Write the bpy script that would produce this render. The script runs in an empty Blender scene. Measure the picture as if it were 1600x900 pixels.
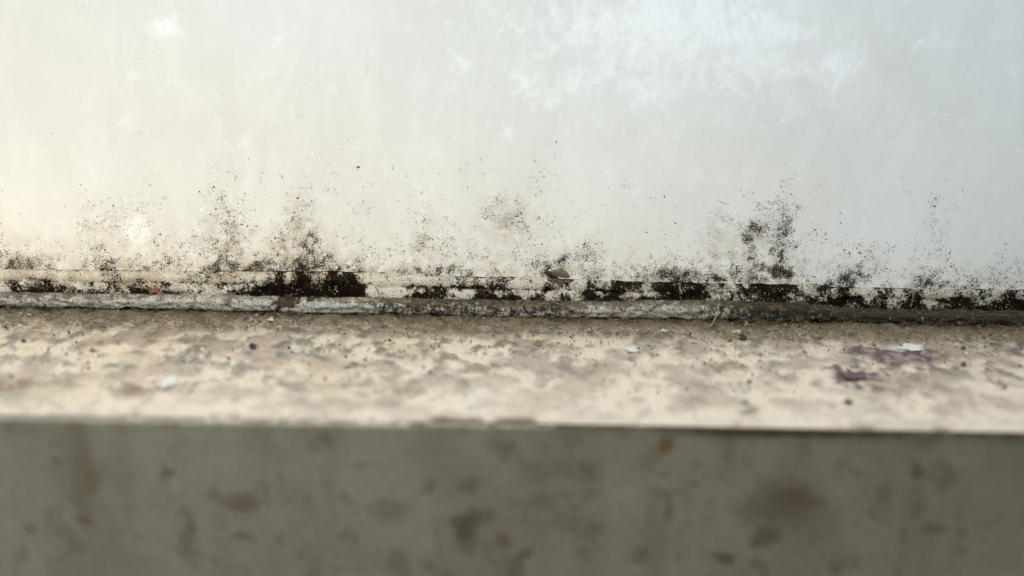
import bpy, math, random
import numpy as np
from mathutils import Vector, Matrix

# ------------------------------------------------------------------ scene, camera, light
S = bpy.context.scene
COL = S.collection
S.render.engine = 'CYCLES'
S.view_settings.view_transform = 'Standard'
S.view_settings.look = 'None'
S.view_settings.exposure = 0.0
S.view_settings.gamma = 1.0
S.view_settings.use_curve_mapping = False

PITCH = math.radians(19.0)
ROLL = math.radians(1.05)
LENS = 56.0
DIST = 0.500
TARGET = Vector((0.0, 0.0, 0.0081))
FWD = Vector((0, math.cos(PITCH), -math.sin(PITCH)))
UP0 = Vector((0, math.sin(PITCH), math.cos(PITCH)))
RT0 = Vector((1, 0, 0))
# rolled axes: level lines of the window run slightly down to the right
RT = RT0 * math.cos(ROLL) + UP0 * math.sin(ROLL)
UP = UP0 * math.cos(ROLL) - RT0 * math.sin(ROLL)
CAM = TARGET - FWD * DIST
cd = bpy.data.cameras.new('camera')
cd.lens = LENS
cd.sensor_width = 36
cd.clip_start = 0.01
cd.clip_end = 50
cd.dof.use_dof = True
cd.dof.focus_distance = 0.492
cd.dof.aperture_fstop = 3.7
cam = bpy.data.objects.new('camera', cd)
COL.objects.link(cam)
M3 = Matrix((RT, UP, -FWD)).transposed()
cam.matrix_world = Matrix.Translation(CAM) @ M3.to_4x4()
S.camera = cam

W = bpy.data.worlds.new('World')
S.world = W
W.use_nodes = True
bg = W.node_tree.nodes['Background']
bg.inputs['Color'].default_value = (0.93, 1.0, 0.84, 1)
bg.inputs['Strength'].default_value = 0.052


def area(name, loc, look, sx, sy, energy, color):
    l = bpy.data.lights.new(name, 'AREA')
    l.shape = 'RECTANGLE'
    l.size, l.size_y = sx, sy
    l.energy = energy
    l.color = color
    o = bpy.data.objects.new(name, l)
    COL.objects.link(o)
    o.location = loc
    d = Vector(look) - Vector(loc)
    o.rotation_euler = d.to_track_quat('-Z', 'Y').to_euler()
    return o


# daylight outside the frosted pane: a broad pale sky, a warm low glow at the left, a cool one upper right
area('daylight_outside', (-0.22, 0.32, 0.12), (-0.10, 0, 0.05), 0.42, 0.5, 0.90, (1.0, 0.985, 0.945))
area('sunlit_ground_outside', (-0.20, 0.16, -0.07), (-0.16, 0, 0.02), 0.52, 0.10, 0.56, (1.0, 0.77, 0.46))
area('blue_sky_outside', (0.10, 0.18, 0.25), (0.08, 0, 0.11), 0.50, 0.16, 0.57, (0.42, 0.69, 1.0))
# strip lamp added overhead to brighten the ledge, narrow to spare the front face
area('overhead_ledge_fill', (-0.05, -0.035, 0.75), (-0.02, -0.045, 0), 1.0, 0.07, 8.2, (1.0, 0.95, 0.88))
# unseen fill lamp, added low at the left to grade the front face
area('added_front_fill', (-0.20, -0.42, 0.06), (-0.03, -0.086, -0.012), 0.2, 0.2, 0.17, (1.0, 1.0, 0.88))

# ------------------------------------------------------------------ pixel of the photograph -> point on a plane of the place
FPX = 1600 * LENS / 36.0


def ray(px, py):
    return (FWD + RT * ((px - 800) / FPX) - UP * ((py - 450) / FPX))


def on_y(px, py, y=0.0):
    d = ray(px, py)
    t = (y - CAM.y) / d.y
    return CAM + d * t


def on_z(px, py, z=0.0):
    d = ray(px, py)
    t = (z - CAM.z) / d.z
    return CAM + d * t


# ------------------------------------------------------------------ numeric helpers
rng = np.random.default_rng(7)
random.seed(7)


def vnoise(x, y, seed=0):
    x = np.asarray(x, float) + 1000.0
    y = np.asarray(y, float) + 1000.0
    xi = np.floor(x).astype(np.int64)
    yi = np.floor(y).astype(np.int64)
    fx = x - xi
    fy = y - yi

    def h(a, b):
        n = (a * 374761393 + b * 668265263 + seed * 974634777) & 0xffffffff
        n = ((n ^ (n >> 13)) * 1274126177) & 0xffffffff
        n = (n ^ (n >> 16)) & 0xffffffff
        return n / 4294967295.0
    ux = fx * fx * (3 - 2 * fx)
    uy = fy * fy * (3 - 2 * fy)
    a = h(xi, yi) * (1 - ux) + h(xi + 1, yi) * ux
    b = h(xi, yi + 1) * (1 - ux) + h(xi + 1, yi + 1) * ux
    return a * (1 - uy) + b * uy


def fbm(x, y, seed=0, octs=4, gain=0.5):
    s = 0.0
    a = 1.0
    t = 0.0
    for i in range(octs):
        ca, sa = math.cos(0.65 + 1.1 * i), math.sin(0.65 + 1.1 * i)
        s = s + a * vnoise((x * ca - y * sa) * 2 ** i, (x * sa + y * ca) * 2 ** i, seed + i * 17)
        t += a
        a *= gain
    return s / t


def sstep(a, b, x):
    t = np.clip((x - a) / (b - a), 0, 1)
    return t * t * (3 - 2 * t)


def interp_px(pts, y):
    """polyline in photo pixels, lying on the plane y -> function x -> z"""
    P = [on_y(px, py, y) for px, py in pts]
    xs = np.array([p.x for p in P])
    zs = np.array([p.z for p in P])
    o = np.argsort(xs)
    return lambda x: np.interp(x, xs[o], zs[o])


MM = 0.001

# ------------------------------------------------------------------ mesh helpers


def link(o, parent=None):
    COL.objects.link(o)
    if parent is not None:
        o.parent = parent
    return o


def mesh_obj(name, V, F, mat, parent=None, attrs=None, cols=None, smooth=True):
    me = bpy.data.meshes.new(name)
    V = np.asarray(V, dtype=np.float32)
    if isinstance(F, np.ndarray):
        n = F.shape[0]
        k = F.shape[1]
        me.vertices.add(len(V))
        me.vertices.foreach_set('co', V.ravel())
        me.loops.add(n * k)
        me.loops.foreach_set('vertex_index', F.astype(np.int32).ravel())
        me.polygons.add(n)
        me.polygons.foreach_set('loop_start', np.arange(0, n * k, k, dtype=np.int32))
        me.polygons.foreach_set('loop_total', np.full(n, k, dtype=np.int32))
        me.update(calc_edges=True)
    else:
        me.from_pydata([tuple(map(float, v)) for v in V], [], F)
    if smooth:
        me.polygons.foreach_set('use_smooth', np.ones(len(me.polygons), dtype=bool))
    for k, a in (attrs or {}).items():
        at = me.attributes.new(k, 'FLOAT', 'POINT')
        at.data.foreach_set('value', np.asarray(a, dtype=np.float32).ravel())
    for k, a in (cols or {}).items():
        at = me.attributes.new(k, 'FLOAT_COLOR', 'POINT')
        a = np.asarray(a, dtype=np.float32)
        a = np.concatenate([a, np.ones((len(a), 1), np.float32)], 1)
        at.data.foreach_set('color', a.ravel())
    if isinstance(mat, (list, tuple)):
        for m in mat:
            me.materials.append(m)
    elif mat:
        me.materials.append(mat)
    me.validate()
    o = bpy.data.objects.new(name, me)
    return link(o, parent)


def grid_faces(nu, nv):
    """verts index = i*nv + j"""
    i, j = np.meshgrid(np.arange(nu - 1), np.arange(nv - 1), indexing='ij')
    a = (i * nv + j).ravel()
    return np.stack([a, a + nv, a + nv + 1, a + 1], 1)


def tag(o, label=None, cat=None, group=None, kind=None):
    if label:
        o['label'] = label
    if cat:
        o['category'] = cat
    if group:
        o['group'] = group
    if kind:
        o['kind'] = kind
    return o


def empty(name, loc, label, cat):
    o = bpy.data.objects.new(name, None)
    o.empty_display_size = 0.01
    link(o)
    o.location = loc
    tag(o, label, cat)
    return o


def to_local(o, parent):
    """mesh made in world coordinates under an Empty that stands elsewhere"""
    o.parent = parent
    o.matrix_parent_inverse = Matrix.Translation(-Vector(parent.location))


def xs_var(fine, half_fine=0.19, half=0.60, coarse=0.008):
    a = np.arange(-half_fine, half_fine + 1e-6, fine)
    b = np.arange(half_fine + coarse, half + 1e-6, coarse)
    return np.concatenate([-b[::-1], a, b])


# ------------------------------------------------------------------ material helpers
class NT:
    def __init__(self, name):
        self.m = bpy.data.materials.new(name)
        self.m.use_nodes = True
        self.t = self.m.node_tree
        self.t.nodes.clear()
        self.out = self.t.nodes.new('ShaderNodeOutputMaterial')

    def n(self, typ, ins=None, **kw):
        nd = self.t.nodes.new(typ)
        for k, v in kw.items():
            setattr(nd, k, v)
        for k, v in (ins or {}).items():
            s = nd.inputs[k]
            if hasattr(v, 'is_linked') or isinstance(v, bpy.types.NodeSocket):
                self.t.links.new(v, s)
            else:
                s.default_value = v
        return nd

    def attr(self, name):
        return self.n('ShaderNodeAttribute', attribute_name=name)

    def coord(self):
        return self.n('ShaderNodeTexCoord').outputs['Object']

    def mapv(self, v, scale=(1, 1, 1), rot=(0, 0, 0)):
        return self.n('ShaderNodeMapping', {'Vector': v, 'Scale': scale, 'Rotation': rot}).outputs[0]

    def noise(self, v, scale, detail=4, rough=0.55, dist=0.0):
        return self.n('ShaderNodeTexNoise', {'Vector': v, 'Scale': scale, 'Detail': detail, 'Roughness': rough, 'Distortion': dist}).outputs['Fac']

    def math(self, op, a, b=0.0, c=0.0, clamp=False):
        nd = self.n('ShaderNodeMath', operation=op, use_clamp=clamp)
        for i, v in enumerate((a, b, c)):
            if isinstance(v, bpy.types.NodeSocket):
                self.t.links.new(v, nd.inputs[i])
            else:
                nd.inputs[i].default_value = v
        return nd.outputs[0]

    def smooth(self, v, a, b, lo=0.0, hi=1.0):
        nd = self.n('ShaderNodeMapRange', interpolation_type='SMOOTHSTEP')
        for k, x in (('Value', v), ('From Min', a), ('From Max', b), ('To Min', lo), ('To Max', hi)):
            if isinstance(x, bpy.types.NodeSocket):
                self.t.links.new(x, nd.inputs[k])
            else:
                nd.inputs[k].default_value = x
        return nd.outputs[0]

    def mix(self, f, a, b, blend='MIX'):
        nd = self.n('ShaderNodeMix', data_type='RGBA', blend_type=blend)
        for k, x in ((0, f), (6, a), (7, b)):
            if isinstance(x, bpy.types.NodeSocket):
                self.t.links.new(x, nd.inputs[k])
            else:
                if k != 0 and len(x) == 3:
                    x = (*x, 1)
                nd.inputs[k].default_value = x
        return nd.outputs[2]

    def mixsh(self, f, a, b):
        nd = self.n('ShaderNodeMixShader')
        if isinstance(f, bpy.types.NodeSocket):
            self.t.links.new(f, nd.inputs[0])
        else:
            nd.inputs[0].default_value = f
        self.t.links.new(a, nd.inputs[1])
        self.t.links.new(b, nd.inputs[2])
        return nd.outputs[0]

    def bump(self, h, strength, dist):
        return self.n('ShaderNodeBump', {'Height': h, 'Strength': strength, 'Distance': dist}).outputs[0]

    def done(self, sh):
        self.t.links.new(sh, self.out.inputs[0])
        return self.m

    def principled(self, color, rough=0.7, normal=None, spec=0.3):
        ins = {'Base Color': color if isinstance(color, bpy.types.NodeSocket) else (*color, 1),
               'Roughness': rough, 'Specular IOR Level': spec}
        if normal is not None:
            ins['Normal'] = normal
        return self.n('ShaderNodeBsdfPrincipled', ins).outputs[0]


def mat_film():
    """frosted, dirty inner face of the pane"""
    k = NT('frosted_dirty_glass')
    co = k.coord()
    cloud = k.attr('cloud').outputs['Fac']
    stain = k.attr('stain').outputs['Fac']
    mold = k.attr('mold').outputs['Fac']
    big = k.noise(co, 14, 3)
    mid = k.noise(co, 70, 5, 0.6)
    fine = k.noise(co, 900, 4, 0.6)
    streak = k.noise(k.mapv(co, (420, 1, 22)), 1.0, 4, 0.6)
    c = k.mix(k.smooth(big, 0.3, 0.7), (0.77, 0.765, 0.745), (0.81, 0.82, 0.83))
    c = k.mix(k.smooth(k.noise(k.mapv(co, (1.0, 1, 0.45), (0, 0.5, 0)), 60, 7, 0.66, 0.8), 0.40, 0.72, 0.0, 0.42), c, (0.90, 0.91, 0.90))
    c = k.mix(k.smooth(streak, 0.5, 0.8, 0.0, 0.14), c, (0.92, 0.93, 0.92))
    c = k.mix(k.smooth(fine, 0.3, 0.7, 0.0, 0.10), c, (0.62, 0.62, 0.58))
    # chalky deposits, and one flare of light from behind painted in
    bl = k.math('MULTIPLY_ADD', k.noise(k.mapv(co, (1, 1, 0.8)), 150, 10, 0.72, 0.5), 2.0, -0.5)
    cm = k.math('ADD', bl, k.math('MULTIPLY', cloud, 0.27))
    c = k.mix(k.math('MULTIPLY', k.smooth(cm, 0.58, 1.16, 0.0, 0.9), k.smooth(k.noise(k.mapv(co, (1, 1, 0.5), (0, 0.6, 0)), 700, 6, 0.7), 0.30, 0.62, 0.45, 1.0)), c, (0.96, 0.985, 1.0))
    # pin dots
    vo = k.n('ShaderNodeTexVoronoi', {'Vector': co, 'Scale': 260.0}, feature='F1')
    rnd = k.n('ShaderNodeSeparateColor', {'Color': vo.outputs['Color']})
    dotm = k.math('MULTIPLY', k.math('LESS_THAN', vo.outputs['Distance'], k.math('MULTIPLY', rnd.outputs[1], 0.11)),
                  k.math('GREATER_THAN', rnd.outputs[0], 0.76))
    dens = k.smooth(k.noise(co, 25, 2), 0.42, 0.6)
    c = k.mix(k.math('MULTIPLY', dotm, dens), c, (1, 1, 1))
    # hair scratches, two directions
    for rot, sc in (((0, 0.35, 0), (800, 1, 60)), ((0, -0.5, 0), (90, 1, 700)), ((0, 0.05, 0), (1300, 1, 70))):
        v2 = k.n('ShaderNodeTexVoronoi', {'Vector': k.mapv(co, sc, rot), 'Scale': 1.0}, feature='F1', distance='EUCLIDEAN')
        r2 = k.n('ShaderNodeSeparateColor', {'Color': v2.outputs['Color']})
        sm = k.math('MULTIPLY', k.smooth(v2.outputs['Distance'], 0.05, 0.30, 1.0, 0.0), k.math('GREATER_THAN', r2.outputs[0], 0.965))
        c = k.mix(k.math('MULTIPLY', sm, 0.32), c, (1, 1, 1))
    # tan halo round the growth
    st = k.math('MULTIPLY', stain, k.smooth(k.noise(co, 260, 6, 0.65), 0.3, 0.7))
    c = k.mix(st, c, (0.40, 0.31, 0.20))
    # pepper
    nz = k.noise(co, 2000, 6, 0.78)
    pep = k.smooth(k.math('SUBTRACT', k.math('MULTIPLY', mold, 0.62), nz), -0.285, -0.20)
    c = k.mix(pep, c, (0.035, 0.028, 0.02))
    nrm = k.bump(k.noise(co, 500, 5, 0.6), 0.15, 0.0005)
    tr = k.n('ShaderNodeBsdfTranslucent', {'Color': c}).outputs[0]
    df = k.n('ShaderNodeBsdfDiffuse', {'Color': c}).outputs[0]
    gl = k.n('ShaderNodeBsdfGlossy', {'Color': (1, 1, 1, 1), 'Roughness': 0.38, 'Normal': nrm}).outputs[0]
    s = k.mixsh(0.12, tr, df)
    fr = k.n('ShaderNodeFresnel', {'IOR': 1.4, 'Normal': nrm}).outputs[0]
    s = k.mixsh(k.math('MULTIPLY', fr, 0.35), s, gl)
    return k.done(s)


def mat_clear():
    k = NT('clear_glass_back')
    tr = k.n('ShaderNodeBsdfTransparent', {'Color': (0.96, 0.98, 0.96, 1)}).outputs[0]
    gl = k.n('ShaderNodeBsdfGlossy', {'Color': (1, 1, 1, 1), 'Roughness': 0.05}).outputs[0]
    return k.done(k.mixsh(0.04, tr, gl))


def mat_sealant():
    k = NT('aged_sealant')
    co = k.coord()
    mold = k.attr('mold').outputs['Fac']
    stain = k.attr('stain').outputs['Fac']
    pink = k.attr('pink').outputs['Fac']
    c = k.mix(k.noise(co, 200, 5), (0.90, 0.88, 0.79), (1.0, 0.99, 0.93))
    c = k.mix(k.math('MULTIPLY', stain, k.smooth(k.noise(co, 350, 5, 0.65), 0.25, 0.65)), c, (0.42, 0.27, 0.13))
    c = k.mix(k.math('MULTIPLY', pink, k.smooth(k.noise(co, 500, 4, 0.6), 0.35, 0.6)), c, (0.72, 0.16, 0.11))
    nz = k.noise(co, 1700, 6, 0.75)
    pep = k.smooth(k.math('SUBTRACT', k.math('MULTIPLY', mold, 0.50), nz), -0.30, -0.21)
    c = k.mix(pep, c, k.mix(k.noise(co, 300, 3), (0.010, 0.008, 0.006), (0.032, 0.022, 0.013)))
    nrm = k.bump(k.math('ADD', k.noise(co, 900, 5, 0.65), k.math('MULTIPLY', pep, 0.3)), 0.5, 0.0004)
    p = k.principled(c, 0.75, nrm, 0.2)
    tr = k.n('ShaderNodeBsdfTranslucent', {'Color': c}).outputs[0]
    return k.done(k.mixsh(0.86, p, tr))


def mat_bead():
    k = NT('flaking_bead_paint')
    co = k.coord()
    dirt = k.attr('dirt').outputs['Fac']
    wood = k.attr('wood').outputs['Fac']
    top = k.attr('top').outputs['Fac']
    c = k.mix(k.noise(co, 160, 5, 0.6), (0.58, 0.58, 0.53), (0.80, 0.80, 0.76))
    n1 = k.math('MULTIPLY_ADD', k.noise(co, 300, 8, 0.72, 0.5), 2.2, -0.6)
    # brown dust film lying on the upper round
    film = k.math('ADD', k.math('MULTIPLY', top, 0.43), k.math('MULTIPLY', dirt, 0.50))
    c = k.mix(k.smooth(k.math('ADD', n1, film), 0.85, 1.25, 0.0, 0.95), c,
              k.mix(k.noise(co, 400, 4), (0.14, 0.115, 0.075), (0.27, 0.215, 0.14)))
    # dark growth
    n2 = k.noise(k.mapv(co, (1, 1, 0.6)), 520, 7, 0.72, 0.5)
    c = k.mix(k.smooth(k.math('ADD', n2, k.math('MULTIPLY', dirt, 0.42)), 0.74, 0.86, 0.0, 0.92), c, (0.032, 0.027, 0.020))
    # pepper
    pep = k.smooth(k.math('ADD', k.noise(co, 1500, 4, 0.75), k.math('MULTIPLY', dirt, 0.08)), 0.57, 0.62)
    c = k.mix(pep, c, (0.05, 0.042, 0.03))
    # hairline cracks
    cr = k.n('ShaderNodeTexVoronoi', {'Vector': k.n('ShaderNodeVectorMath', {0: k.mapv(co, (150, 400, 400)), 1: k.n('ShaderNodeTexNoise', {'Vector': co, 'Scale': 420.0, 'Detail': 4.0}).outputs['Color']}, operation='ADD').outputs[0], 'Scale': 1.0}, feature='DISTANCE_TO_EDGE')
    ck = k.math('MULTIPLY', k.smooth(cr.outputs['Distance'], 0.0, 0.02, 0.7, 0.0), k.smooth(k.noise(co, 140, 4), 0.53, 0.62))
    c = k.mix(ck, c, (0.04, 0.03, 0.02))
    c = k.mix(wood, c, k.mix(k.noise(k.mapv(co, (150, 900, 900)), 1.0, 5, 0.65), (0.024, 0.016, 0.010), (0.13, 0.092, 0.058)))
    nrm = k.bump(k.math('SUBTRACT', k.noise(co, 700, 6, 0.65), k.math('MULTIPLY', ck, 0.6)), 0.55, 0.0005)
    return k.done(k.principled(c, 0.72, nrm, 0.25))


def mat_tint(name, scale, bump=0.4, rough=0.75, lo=0.82, hi=1.12, spec=0.2):
    """albedo carried per vertex (stains) plus fine grain"""
    k = NT(name)
    co = k.coord()
    t = k.attr('tint').outputs['Color']
    g = k.noise(co, scale, 6, 0.65)
    c = k.mix(1.0, t, k.mix(k.smooth(g, 0.25, 0.75), (lo, lo, lo * 0.98), (hi, hi, hi)), 'MULTIPLY')
    nrm = k.bump(g, bump, 0.0006)
    return k.done(k.principled(c, rough, nrm, spec))


def mat_plain(name, a, b, scale, rough=0.85, spec=0.15, bump=0.0, translucent=0.0):
    k = NT(name)
    co = k.coord()
    c = k.mix(k.smooth(k.noise(co, scale, 5, 0.65), 0.3, 0.7), a, b)
    nrm = k.bump(k.noise(co, scale * 3, 4), bump, 0.0004) if bump else None
    s = k.principled(c, rough, nrm, spec)
    if translucent:
        s = k.mixsh(translucent, s, k.n('ShaderNodeBsdfTranslucent', {'Color': c}).outputs[0])
    return k.done(s)


M_film = mat_film()
M_clear = mat_clear()
M_seal = mat_sealant()
M_bead = mat_bead()
M_sill = mat_tint('dusty_sill_paint', 900, 0.5, 0.8)
M_front = mat_tint('grey_green_board_paint', 500, 0.25, 0.55, 0.9, 1.08, 0.3)
M_mold = mat_plain('black_mould', (0.010, 0.008, 0.006), (0.055, 0.036, 0.020), 700, 0.95, 0.05)
M_speck = mat_plain('brown_black_mould', (0.020, 0.015, 0.010), (0.085, 0.060, 0.035), 240, 0.95, 0.05)
M_fluff = mat_plain('grey_dust_fluff', (0.12, 0.10, 0.06), (0.40, 0.35, 0.25), 300, 0.95, 0.05)
M_pale_fibre = mat_plain('pale_fibre', (0.55, 0.48, 0.36), (0.70, 0.64, 0.52), 300, 0.7, 0.2)
M_grain = mat_tint('dust_crumbs', 1500, 0.3, 0.9)
M_wing = mat_plain('dry_insect_wing', (0.36, 0.30, 0.24), (0.62, 0.55, 0.47), 1400, 0.6, 0.3, 0.3, 0.6)
M_body = mat_plain('dry_insect_body', (0.03, 0.018, 0.010), (0.11, 0.06, 0.03), 1500, 0.7, 0.25, 0.4)
M_flake_white = mat_plain('pale_paint_flake', (0.66, 0.68, 0.66), (0.82, 0.84, 0.82), 600, 0.6, 0.3, 0.2)
M_flake_cream = mat_plain('cream_paint_flake', (0.70, 0.64, 0.52), (0.82, 0.78, 0.68), 600, 0.7, 0.25, 0.2)
M_flake_tan = mat_plain('brown_paint_flake', (0.16, 0.12, 0.09), (0.32, 0.25, 0.19), 600, 0.8, 0.2, 0.2)
M_flake_dark = mat_plain('dark_debris', (0.03, 0.028, 0.024), (0.10, 0.09, 0.075), 700, 0.9, 0.1, 0.3)
M_flake_mauve = mat_plain('mauve_paint_flake', (0.11, 0.07, 0.085), (0.22, 0.16, 0.17), 500, 0.7, 0.2, 0.2)
M_pane_chip = mat_plain('white_chip_on_glass', (0.86, 0.86, 0.80), (0.95, 0.95, 0.90), 500, 0.6, 0.2, 0.0, 0.75)
M_pink = mat_plain('red_paint_remnant', (0.50, 0.16, 0.11), (0.80, 0.48, 0.38), 900, 0.7, 0.2, 0.3, 0.35)
M_peel = mat_plain('brown_peeled_edge', (0.10, 0.075, 0.05), (0.22, 0.17, 0.12), 300, 0.85, 0.15, 0.3)

# ------------------------------------------------------------------ lines of the window, read off the photograph
line1 = interp_px([(-200, 419), (0, 421), (120, 423), (200, 424.5), (400, 426), (490, 425), (600, 428), (700, 434), (850, 434.5),
                   (900, 439), (950, 440), (1100, 444), (1270, 446.5), (1330, 451), (1480, 453), (1800, 458)], -0.0012)
line2 = interp_px([(-200, 436), (0, 438), (120, 440), (230, 441), (400, 444), (600, 447), (750, 450), (850, 453), (1000, 455), (1100, 457),
                   (1200, 461), (1330, 465), (1480, 467), (1800, 472)], -0.0012)
bead_top = interp_px([(-200, 458), (0, 460), (120, 462), (300, 463), (450, 467), (600, 468.5), (700, 471), (850, 473), (960, 474.5), (1060, 472.5), (1110, 471.5),
                      (1180, 475), (1250, 476), (1330, 484), (1400, 487), (1480, 487), (1800, 492)], -0.0030)

# growth on the pane: centre, radii (photo pixels), strength, brown halo
PLUMES = [
    (455, 421, 16, 7, 2.0, .3), (482, 418, 16, 9, 2.2, .4), (530, 424, 22, 6, 1.4, .3), (420, 424, 20, 6, 1.2, .3), (1035, 436, 22, 7, 1.8, .3), (1078, 434, 16, 8, 1.8, .3), (1000, 436, 8, 8, 1.2, .2),
    (932, 432, 9, 9, 1.4, .2), (968, 432, 7, 10, 1.6, .2), (1290, 440, 12, 7, 1.2, .2), (1322, 440, 9, 12, 1.6, .3), (690, 426, 30, 6, .8, .2), (770, 428, 30, 6, .8, .2), (1150, 440, 50, 8, .9, .1), (250, 418, 30, 7, .7, .3), (345, 420, 18, 7, 1.2, .4), (610, 421, 30, 6, .6, .2),
    (180, 400, 28, 45, .60, .2), (190, 436, 35, 14, .7, .6), (265, 400, 25, 28, .40, .1), (235, 350, 32, 28, .12, .1),
    (140, 385, 22, 40, .45, .2), (350, 392, 32, 38, .95, .45), (345, 412, 11, 24, 1.3, .4), (350, 340, 22, 28, .30, .1),
    (467, 345, 15, 30, .95, .3), (450, 385, 32, 22, .70, .4), (490, 372, 16, 22, .4, .2), (340, 285, 50, 30, .05, .0),
    (515, 295, 28, 18, .14, .05), (578, 326, 16, 8, .25, .1), (655, 382, 11, 11, .6, .2), (672, 362, 20, 26, .28, .25),
    (540, 400, 30, 22, .35, .1), (600, 395, 60, 30, .16, .05), (790, 345, 30, 24, 1.0, .55), (845, 280, 16, 14, .35, .0), (842, 302, 14, 14, .30, .0),
    (725, 405, 70, 22, .35, .1), (925, 382, 9, 14, .6, .3), (893, 412, 18, 14, .9, .2), (930, 412, 12, 18, .8, .1),
    (985, 428, 14, 20, .8, .1), (860, 395, 25, 25, .3, .05), (1120, 368, 18, 26, .6, .35), (1182, 360, 12, 13, 1.6, .75), (1172, 382, 14, 18, .9, .45),
    (1210, 335, 16, 40, .55, .05), (1222, 385, 9, 45, 1.2, .2), (1222, 430, 22, 30, 1.7, .2), (1185, 422, 40, 36, 1.1, .15),
    (1243, 355, 16, 22, .45, .05), (1235, 310, 10, 26, .25, .0), (1300, 425, 30, 14, .5, .1), (1320, 448, 14, 14, 1.3, .4),
    (1355, 418, 20, 20, .6, .15), (1427, 438, 8, 18, 1.1, .3), (1462, 395, 14, 50, .35, .15), (1466, 300, 8, 40, .16, .0),
    (1460, 440, 40, 18, .5, .1), (1275, 370, 40, 40, .22, .05), (1390, 425, 40, 26, .3, .1), (1120, 425, 50, 26, .45, .05),
    (1050, 430, 35, 20, .55, .1), (60, 425, 45, 26, .8, .45), (20, 400, 30, 30, .4, .2), (1530, 445, 45, 18, .9, .3), (1580, 420, 30, 30, .4, .1),
    (455, 412, 50, 14, .9, .3), (820, 420, 60, 16, .5, .1), (500, 330, 80, 50, .05, 0), (700, 330, 100, 50, .035, 0), (900, 350, 120, 60, .03, 0),
]
# black crust in the joint: x0,x1,y0,y1 (photo pixels), strength
CRUST = [
    (392, 470, 436, 463, 1.2), (445, 500, 421, 464, 1.25), (495, 565, 429, 465, 1.15), (185, 262, 442, 459, .62), (334, 352, 425, 450, .42),
    (636, 690, 454, 470, .85), (690, 800, 456, 472, .34), (800, 905, 457, 474, .52), (905, 940, 446, 474, .52), (960, 990, 436, 474, .66),
    (1020, 1105, 443, 474, .85), (935, 1020, 461, 475, .62), (1105, 1250, 462, 478, .38), (1285, 1332, 450, 482, 1.0), (1330, 1480, 469, 490, .85),
    (1250, 1300, 468, 482, .65), (1480, 1640, 462, 495, .98), (20, 110, 436, 460, .6), (1210, 1232, 440, 476, .5),
]


def pane_xy(pxs):
    return [(on_y(p[0], p[1], 0.0).x, on_y(p[0], p[1], 0.0).z) for p in pxs]


PL = [(on_y(cx, cy).x, on_y(cx, cy).z, rx / 5 * MM, ry / 5 * MM / math.cos(PITCH), s, b) for cx, cy, rx, ry, s, b in PLUMES]


def plume_density(x, z):
    d = np.zeros_like(x)
    b = np.zeros_like(x)
    for cx, cz, rx, rz, s, br in PL:
        g = np.exp(-0.5 * (((x - cx) / rx) ** 2 + ((z - cz) / rz) ** 2))
        d += s * g
        b += br * g
    return d, b


def height_over_line(x, z):
    return z - line1(x)


def base_density(x, z):
    h = np.maximum(height_over_line(x, z), 0)
    return 0.55 * np.exp(-h / 0.0035) + 0.14 * np.exp(-h / 0.011)


CR = []
for x0, x1, y0, y1, s in CRUST:
    a = on_y(x0, y1, -0.0012)
    b = on_y(x1, y0, -0.0012)
    za = on_y((x0 + x1) / 2, y1, -0.0012).z
    zb = on_y((x0 + x1) / 2, y0, -0.0012).z
    CR.append((a.x, b.x, za, zb, s))


def crust_density(x, z):
    d = np.zeros_like(x)
    wob = (fbm(x / 0.0022, z / 0.0022, 31, 4) - 0.5) * 0.006
    wz = (fbm(x / 0.0028, z / 0.0028, 53, 4) - 0.5) * 0.0046
    for x0, x1, z0, z1, s in CR:
        ex = 0.0058
        v = np.clip((z1 + 0.0016 - (z + wz)) / (z1 + 0.0016 - z0), 0, 1) ** 1.1
        g = sstep(x0 - ex, x0 + ex, x + wob) * (1 - sstep(x1 - ex, x1 + ex, x + wob)) * v
        d = np.maximum(d, s * g)
    d = d * (0.50 + 1.0 * fbm(x / 0.0020, z / 0.0020, 57, 4))
    # grime creeping along the foot of the joint and under the lip of the sealant
    run = 0.35 + 0.75 * sstep(0.35, 0.62, fbm(x / 0.014, x * 0, 61, 4))
    run = run * np.interp(800 + 5000 * x, [80, 200, 400, 600, 700, 900, 1480], [.55, .6, .9, .75, 1.0, 1.1, 1.15])
    foot = 0.50 * np.exp(-((z + wz * 0.4 - bead_top(x) - 0.0002) / 0.0011) ** 2)
    lip = 0.50 * np.exp(-((z + wz * 0.4 - line2(x) + 0.0003) / 0.0007) ** 2)
    return np.clip(np.maximum(d, run * np.maximum(foot, lip)), 0, 1.25)


# ------------------------------------------------------------------ window: pane, sealant, bead
window = empty('window', (0, 0, 0), 'frosted window pane with mouldy sealant and flaking glazing bead above the ledge', 'window')

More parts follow.
